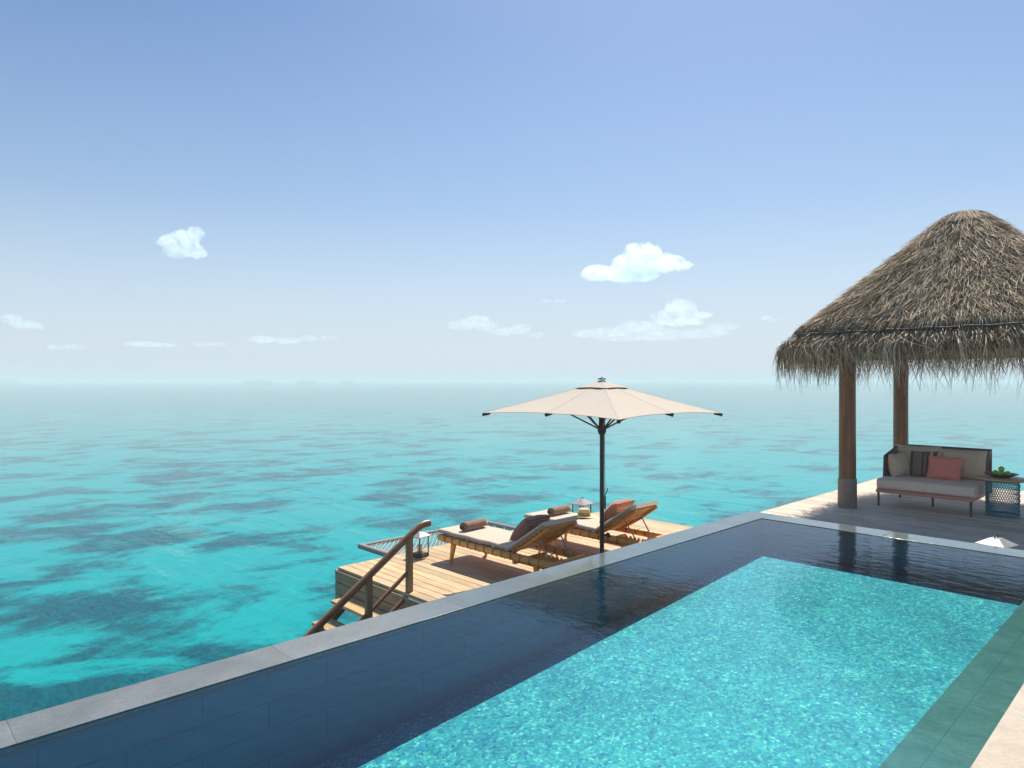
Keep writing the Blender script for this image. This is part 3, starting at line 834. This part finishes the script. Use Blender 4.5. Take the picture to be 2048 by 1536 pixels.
F = [(t * NA + i, t * NA + (i + 1) % NA, (t + 1) * NA + (i + 1) % NA, (t + 1) * NA + i) for t in range(rows - 1) for i in range(NA)]
F.append(tuple((rows - 1) * NA + i for i in range(NA)))
mb.add(V, F, 1, True); rf = mb.build('roof', 'under', pv)

def strands(name, specs, parent):
    """many tapering reed blades as one mesh; specs: (list of points, width, colour)"""
    V = []; F = []; T = []
    for pts, wd, col in specs:
        n = len(pts); o = len(V)
        d = pts[-1] - pts[0]
        sd_ = d.cross(Vector((random.gauss(0, .5), random.gauss(0, .5), 1.0)))
        if sd_.length < 1e-5: sd_ = Vector((1, 0, 0))
        sd_.normalize()
        for i, p in enumerate(pts):
            w2 = wd * (1 - .75 * i / (n - 1)) * .5
            V.append(p - sd_ * w2); V.append(p + sd_ * w2)
        for i in range(n - 1): F.append((o + 2 * i, o + 2 * i + 1, o + 2 * i + 3, o + 2 * i + 2)); T.append(col)
    me = bpy.data.meshes.new(name); me.from_pydata([tuple(v) for v in V], [], F); me.update()
    at = me.color_attributes.new('tint', 'FLOAT_COLOR', 'CORNER')
    arr = np.ones((len(me.loops), 4), np.float32); arr[:, :3] = np.repeat(np.array(T, np.float32), 4, axis=0)
    at.data.foreach_set('color', arr.ravel()); me.materials.append(M['thatch'])
    o = bpy.data.objects.new(name, me); C.objects.link(o); o.parent = parent; return o
def straw_col(dark=.0):
    q = random.random()
    if q < .24: c = (.14, .085, .045)
    elif q < .42: c = (.42, .28, .16)
    elif q < .74: c = (.76, .575, .37)
    else: c = (.92, .78, .56)
    k = random.uniform(.75, 1.15) * (1 - dark); return (c[0] * k, c[1] * k, c[2] * k)
sp = []
NS = 42000
for i in range(NS):
    t = math.sqrt(random.uniform(.0004, 1)); a = random.uniform(0, 2 * math.pi)
    ln = random.uniform(.16, .42); dt = ln / 2.75
    clump = math.sin(a * 37 + 5 * math.sin(t * 21)) * .5 + math.sin(a * 13 + t * 30)
    sk = random.gauss(0, .022) + .022 * clump
    l0 = random.uniform(-.02, .025); l1 = random.uniform(.005, .09) if random.random() < .9 else random.uniform(.06, .13)
    pts = []
    for q in (0, .5, 1):
        tt = min(t + dt * q, 1.0 + .02)
        pts.append(roof_pt(a + sk * q / max(.25, t), min(tt, 1.0), l0 + (l1 - l0) * q) - (Vector((0, 0, .03)) if tt > 1 else Vector()))
    sp.append((pts, random.uniform(.005, .012), straw_col()))
for i in range(1500):
    a = random.uniform(0, 2 * math.pi); a2 = a + random.gauss(0, .5); t0 = random.uniform(0, .05)
    sp.append(([roof_pt(a2 + 2.5, t0, .03), roof_pt(a, t0 + .04, .045), roof_pt(a, t0 + .10, .03)], random.uniform(.008, .016), straw_col()))
strands('thatch', sp, pv)
# eave fringe: reeds leave the seam, bend over and hang
sp = []
for i in range(7200):
    a = random.uniform(0, 2 * math.pi)
    p0 = roof_pt(a, 1.0, -.02); out = Vector((p0.x, p0.y, 0)); sc_ = out.length; out.normalize()
    tang = Vector((-out.y, out.x, 0)); start = random.uniform(-.03, .12) if random.random() < .75 else random.uniform(.1, .2)
    p0 = p0 + out * (start * .9) + Vector((0, 0, -start * .75 + random.uniform(-.02, .02)))
    drop = random.uniform(.16, .50) if random.random() < .86 else random.uniform(.48, .72)
    ov = random.uniform(.03, .17); lean = random.gauss(.05, .09)
    pts = [p0, p0 + out * (ov * .75) + Vector((0, 0, -drop * .22)) + tang * lean * .2,
           p0 + out * ov + Vector((0, 0, -drop * .6)) + tang * lean * .6, p0 + out * (ov * random.uniform(.75, 1.25)) + Vector((0, 0, -drop)) + tang * lean * 1.3]
    sp.append((pts, random.uniform(.008, .015), straw_col(.25)))
strands('eave_fringe', sp, pv)
mb = MB(); pts = []
for i in range(145):
    a = 2 * math.pi * i / 144; p = roof_pt(a, 1.0, .0); o_ = Vector((p.x, p.y, 0)).normalized()
    pts.append(p + o_ * .035 + Vector((0, 0, -.005 - .014 * abs(math.sin(a * 14)))))
mb.tube(pts, .011, 6, cap=False); mb.build('binding_rope', 'black', pv)
# short dark cut ends just above the rope
sp = []
for i in range(2600):
    a = random.uniform(0, 2 * math.pi); p = roof_pt(a, random.uniform(.955, .985), .05); o_ = Vector((p.x, p.y, 0)).normalized()
    q = p + o_ * random.uniform(.06, .11) + Vector((random.gauss(0, .012), random.gauss(0, .012), -.11))
    sp.append(([p, (p + q) / 2 + Vector((0, 0, .01)), q], random.uniform(.008, .015), tuple(x * .55 for x in straw_col())))
strands('cut_edge', sp, pv)

# ------------------------------------------------------------------ daybed
db = thing('daybed', (13.0, 3.29, D2), 'low daybed with pale cushion and terracotta metal frame under the thatch', 'daybed'); db.scale = (K2,) * 3
W2 = .58; XF, XB = -.47, .47         # front towards -x
mb = MB(); z = .215
mb.box((XF, 0, z), (.035, 2 * W2, .045), bev=.005); mb.box((XB, 0, z), (.035, 2 * W2, .045), bev=.005)
for sy in (-1, 1): mb.box((0, sy * (W2 - .018), z), (XB - XF - .036, .035, .043), bev=.005)
for k in range(5): mb.box((XF + .16 + .155 * k, 0, z), (.05, 2 * W2 - .075, .02))
mb.build('frame', 'coral_metal', db)
for (x, y) in ((XF, W2 - .03), (XF, -W2 + .03), (.0, 0), (XB, W2 - .03), (XB, -W2 + .03)):
    mb = MB(); mb.tube([(x, y, z - .02), (x * 1.0, y, .0)], [.017, .014], 10); mb.build('leg', 'brown_metal', db)
bm_ = MB(); bm_.sweep([(-W2 + .0, .305), (-W2 + .012, .305), (0, .307), (W2 - .012, .305), (W2, .305)], rrect(.455, .07, .04, 6, 0)); bm_.build('seat_cushion', 'daybed', db)
mb = MB(); mb.tube([(XB, -W2, .22), (XB + .06, -W2, .79), (XB + .06, W2, .79), (XB, W2, .22)], .017, 8)
mb.tube([(XB + .06, W2, .79), (XB - .55, W2 + .01, .665), (XB - .60, W2 + .01, .22)], .017, 8)
mb.build('back_frame', 'brown_metal', db)
mb = MB()
mb.add([(XB + .012, -W2 + .01, .30), (XB + .056, -W2 + .01, .775), (XB + .056, W2 - .01, .775), (XB + .012, W2 - .01, .30),
        (XB + .004, -W2 + .01, .30), (XB + .048, -W2 + .01, .775), (XB + .048, W2 - .01, .775), (XB + .004, W2 - .01, .30)],
       [(0, 1, 2, 3), (4, 7, 6, 5), (0, 4, 5, 1), (1, 5, 6, 2), (2, 6, 7, 3), (3, 7, 4, 0)])
mb.add([(XB + .03, W2, .28), (XB + .05, W2, .76), (XB - .53, W2 + .01, .65), (XB - .58, W2 + .01, .28),
        (XB + .03, W2 + .008, .28), (XB + .05, W2 + .008, .76), (XB - .53, W2 + .018, .65), (XB - .58, W2 + .018, .28)],
       [(0, 1, 2, 3), (4, 7, 6, 5), (0, 4, 5, 1), (1, 5, 6, 2), (2, 6, 7, 3), (3, 7, 4, 0)])
mb.build('back_panel', 'webbing', db)
def cushion_on_bed(mat, w_, h_, t_, x, y, zc, rx, rz, lab, name='cushion'):
    """stands upright: local x across the bed, local y up"""
    o = pillow_mesh(w_ * K2, h_ * K2, t_ * K2).build(name, mat)
    m = Matrix.Rotation(rz, 4, 'Z') @ Matrix.Rotation(R(-90), 4, 'Z') @ Matrix.Rotation(R(90) - rx, 4, 'X')
    o.matrix_world = Matrix.Translation(Vector(db.location) + Vector((x, y, zc)) * K2) @ m
    tag(o, lab, 'cushion', 'cushions on the daybed'); return o
cushion_on_bed('taupe', .60, .42, .20, .385, -.255, .575, R(10), 0, 'big taupe cushion at the right end of the daybed back')
cushion_on_bed('taupe', .60, .44, .18, .395, .30, .585, R(10), 0, 'taupe back cushion behind the striped one on the daybed')
cushion_on_bed('striped', .48, .38, .15, .26, .20, .555, R(17), R(4), 'dark and beige striped cushion on the daybed')
cushion_on_bed('coral', .42, .33, .15, .165, -.10, .53, R(20), R(-3), 'coral pink cushion in the middle of the daybed')
cushion_on_bed('taupe', .46, .34, .20, .12, W2 - .12, .53, R(8), R(80), 'pale taupe cushion against the left arm of the daybed')

# ------------------------------------------------------------------ woven side table with bowl of limes
wt = thing('woven_table', (12.96, 2.32, D2), 'teal mesh drum side table with round wooden top beside the daybed', 'side table'); wt.scale = (K2,) * 3
mb = MB(); mb.lathe([(.001, .455), (.25, .455), (.285, .468), (.288, .476), (.285, .485), (.001, .487)], 44); mb.build('table_top', 'tabletop', wt)
mb = MB(); ns = 84; da = 2 * math.pi / ns; waves = 7
for i in range(ns):
    pts = []
    for k in range(61):
        z = .02 + .43 * k / 60; a = i * da + da * .42 * math.sin(2 * math.pi * waves * k / 60 + math.pi * (i % 2))
        r = .182 + .004 * math.cos(2 * math.pi * waves * k / 60)
        pts.append((r * math.cos(a), r * math.sin(a), z))
    mb.tube(pts, .0036, 4, cap=False)
mb.build('mesh_drum', 'teal', wt)
for z in (.012, .447):
    mb = MB(); mb.lathe([(.176, z - .01), (.190, z - .01), (.190, z + .01), (.176, z + .01)], 40, close=True); mb.build('ring', 'teal', wt)
bw = tag(MB().lathe([(.001, .004), (.08, .0), (.10, .008), (.185, .048), (.19, .054), (.183, .056), (.10, .024), (.001, .018)], 40).build('bowl', 'bowl', None, (12.96, 2.34, D2 + .586)), 'shallow plum coloured bowl of limes on the mesh table', 'bowl')
bw.scale = (K2,) * 3
for (dx, dy, dz, lab) in ((0, .06, .058, 'green lime at the back left of the bowl'), (-.045, -.0, .055, 'green lime at the front of the bowl'), (.05, .005, .058, 'green lime half hidden at the back of the bowl'), (.0, -.07, .056, 'green lime at the right of the bowl'), (.0, -.005, .112, 'topmost green lime of the heap in the bowl')):
    mb = MB(); mb.lathe([(.001, -.036), (.014, -.034), (.027, -.024), (.035, -.008), (.035, .008), (.027, .024), (.012, .034), (.006, .039), (.001, .040)], 20)
    o = mb.build('lime', 'lime', None, (12.96 + dx * K2, 2.34 + dy * K2, D2 + .586 + dz * K2), (random.uniform(-1, 1), random.uniform(-1, 1), 0)); o.scale = (K2,) * 3; tag(o, lab, 'lime', 'limes in the bowl')

# ------------------------------------------------------------------ clouds: puffs joined into one body each, filled with white vapour
CD = 3000.0
def m_cloud(name, dens):
    t = NT(name); v = t.n('VolumePrincipled'); v.inputs['Color'].default_value = (.996, .982, .972, 1)
    n1 = t.noise(t.pos(), .026, 7, .66, .5)
    t.l(t.math('MULTIPLY', t.ramp(n1, [(.40, 0.), (.70, 1.)]), dens), v.inputs['Density']); v.inputs['Anisotropy'].default_value = 0.35
    t.l(v.outputs[0], t.out.inputs['Volume']); return t.m
tex = bpy.data.textures.new('cloud billows', 'CLOUDS'); tex.noise_scale = 26; tex.noise_depth = 4
def cloud(puffs, dens, lab, seed, flat=.8, vox=5.0, amp=30):
    rr = random.Random(seed)
    cx = sum(p[0] for p in puffs) / len(puffs); cyy = sum(p[1] for p in puffs) / len(puffs)
    c0 = bearing(cx, cyy, CD); k = CD / 1365
    bm = bmesh.new()
    for (px, py, rx, ry) in puffs:
        base = RT * ((px - cx) * k) + Vector((0, 0, (cyy - py) * k))
        for q in range(5):
            f = 1 if q == 0 else rr.uniform(.45, .7)
            o_ = Vector((0, 0, 0)) if q == 0 else RT * (rr.uniform(-.6, .6) * rx * k) + VD * (rr.uniform(-.6, .6) * rx * k) + Vector((0, 0, rr.uniform(-.2, .55) * ry * k))
            ret = bmesh.ops.create_icosphere(bm, subdivisions=3, radius=1)
            for vv in ret['verts']:
                a = vv.co
                vv.co = base + o_ + RT * (a.x * rx * k * f) + VD * (a.y * rx * k * f) + Vector((0, 0, a.z * ry * k * f * (1 if a.z > 0 else flat)))
    me = bpy.data.meshes.new('cloud'); bm.to_mesh(me); bm.free()
    o = bpy.data.objects.new('cloud', me); C.objects.link(o); o.location = c0
    me.materials.append(m_cloud('cloud vapour', dens))
    m = o.modifiers.new('join', 'REMESH'); m.mode = 'VOXEL'; m.voxel_size = vox
    d = o.modifiers.new('billow', 'DISPLACE'); d.texture = tex; d.strength = amp; d.mid_level = .55; d.texture_coords = 'GLOBAL'
    tag(o, lab, 'cloud', 'small white clouds'); return o
cloud([(1290, 512, 36, 27), (1255, 530, 34, 24), (1325, 530, 40, 22), (1200, 548, 40, 18), (1262, 550, 60, 17), (1362, 532, 24, 12)], .034, 'largest bright white cloud, above and right of the parasol', 1)
cloud([(368, 482, 30, 22), (390, 468, 20, 17), (340, 486, 24, 17), (392, 506, 22, 15), (356, 504, 28, 17), (372, 495, 26, 20)], .026, 'small bright lone cloud high at the left', 2, vox=4, amp=26)
cloud([(1362, 618, 34, 20), (1330, 635, 26, 16), (1400, 632, 26, 8), (1358, 645, 44, 10)], .012, 'white cloud peak low over the sea left of the thatched roof', 3, vox=4, amp=26)
cloud([(1280, 655, 46, 14), (1230, 664, 40, 11), (1175, 668, 34, 10), (1320, 662, 30, 10)], .006, 'pale flat cloud bank joining the peak left of the roof', 4, vox=4, amp=22)
cloud([(950, 645, 32, 15), (925, 652, 30, 11), (975, 655, 24, 12), (1040, 660, 24, 13), (1005, 664, 28, 10), (1072, 672, 16, 6)], .008, 'pale cloud bank low over the sea left of the parasol top', 5, vox=4, amp=22)
cloud([(525, 680, 30, 9), (570, 682, 34, 8), (616, 678, 20, 8), (660, 676, 18, 5)], .010, 'thin flat cloud streak low in the middle of the left sky', 6, vox=3, amp=14)
cloud([(22, 640, 22, 13), (50, 650, 26, 11), (76, 655, 14, 7)], .015, 'pale cloud low at the left edge', 7, vox=3.5, amp=20)
cloud([(285, 689, 34, 7), (325, 691, 28, 6)], .011, 'faint low cloud streak beneath the lone left cloud', 8, vox=3, amp=10)
cloud([(405, 690, 18, 5), (435, 689, 20, 5)], .010, 'faintest short cloud streak between two longer low ones', 9, vox=3, amp=8)
cloud([(118, 695, 22, 8), (150, 694, 20, 7)], .009, 'faint low cloud just above the horizon near the left edge', 10, vox=3, amp=10)
cloud([(1092, 602, 12, 4), (1118, 603, 14, 4)], .010, 'tiny wisp of cloud below the largest cloud', 11, vox=2, amp=8)
cloud([(1532, 636, 12, 6), (1548, 641, 10, 4)], .010, 'tiny wisp of cloud beside the thatched eave', 12, vox=2, amp=8)

cloud([(1390, 668, 70, 11), (1310, 674, 70, 10), (1440, 655, 40, 9), (1240, 676, 60, 8)], .0032, 'very faint wide cloud bank under the cloud peak left of the roof', 13, vox=4, amp=14)
# ------------------------------------------------------------------ sea haze
t = NT('sea haze'); v = t.n('VolumePrincipled'); v.inputs['Color'].default_value = (.88, .865, .875, 1); v.inputs['Density'].default_value = .0015
t.l(v.outputs[0], t.out.inputs['Volume'])
mb = MB(); H0, H1 = SEA - 2.8, 6.2; mb.box((0, 0, (H0 + H1) / 2), (2 * BIG + 400, 2 * BIG + 400, H1 - H0)); tag(mb.build('haze', t.m), kind='stuff')
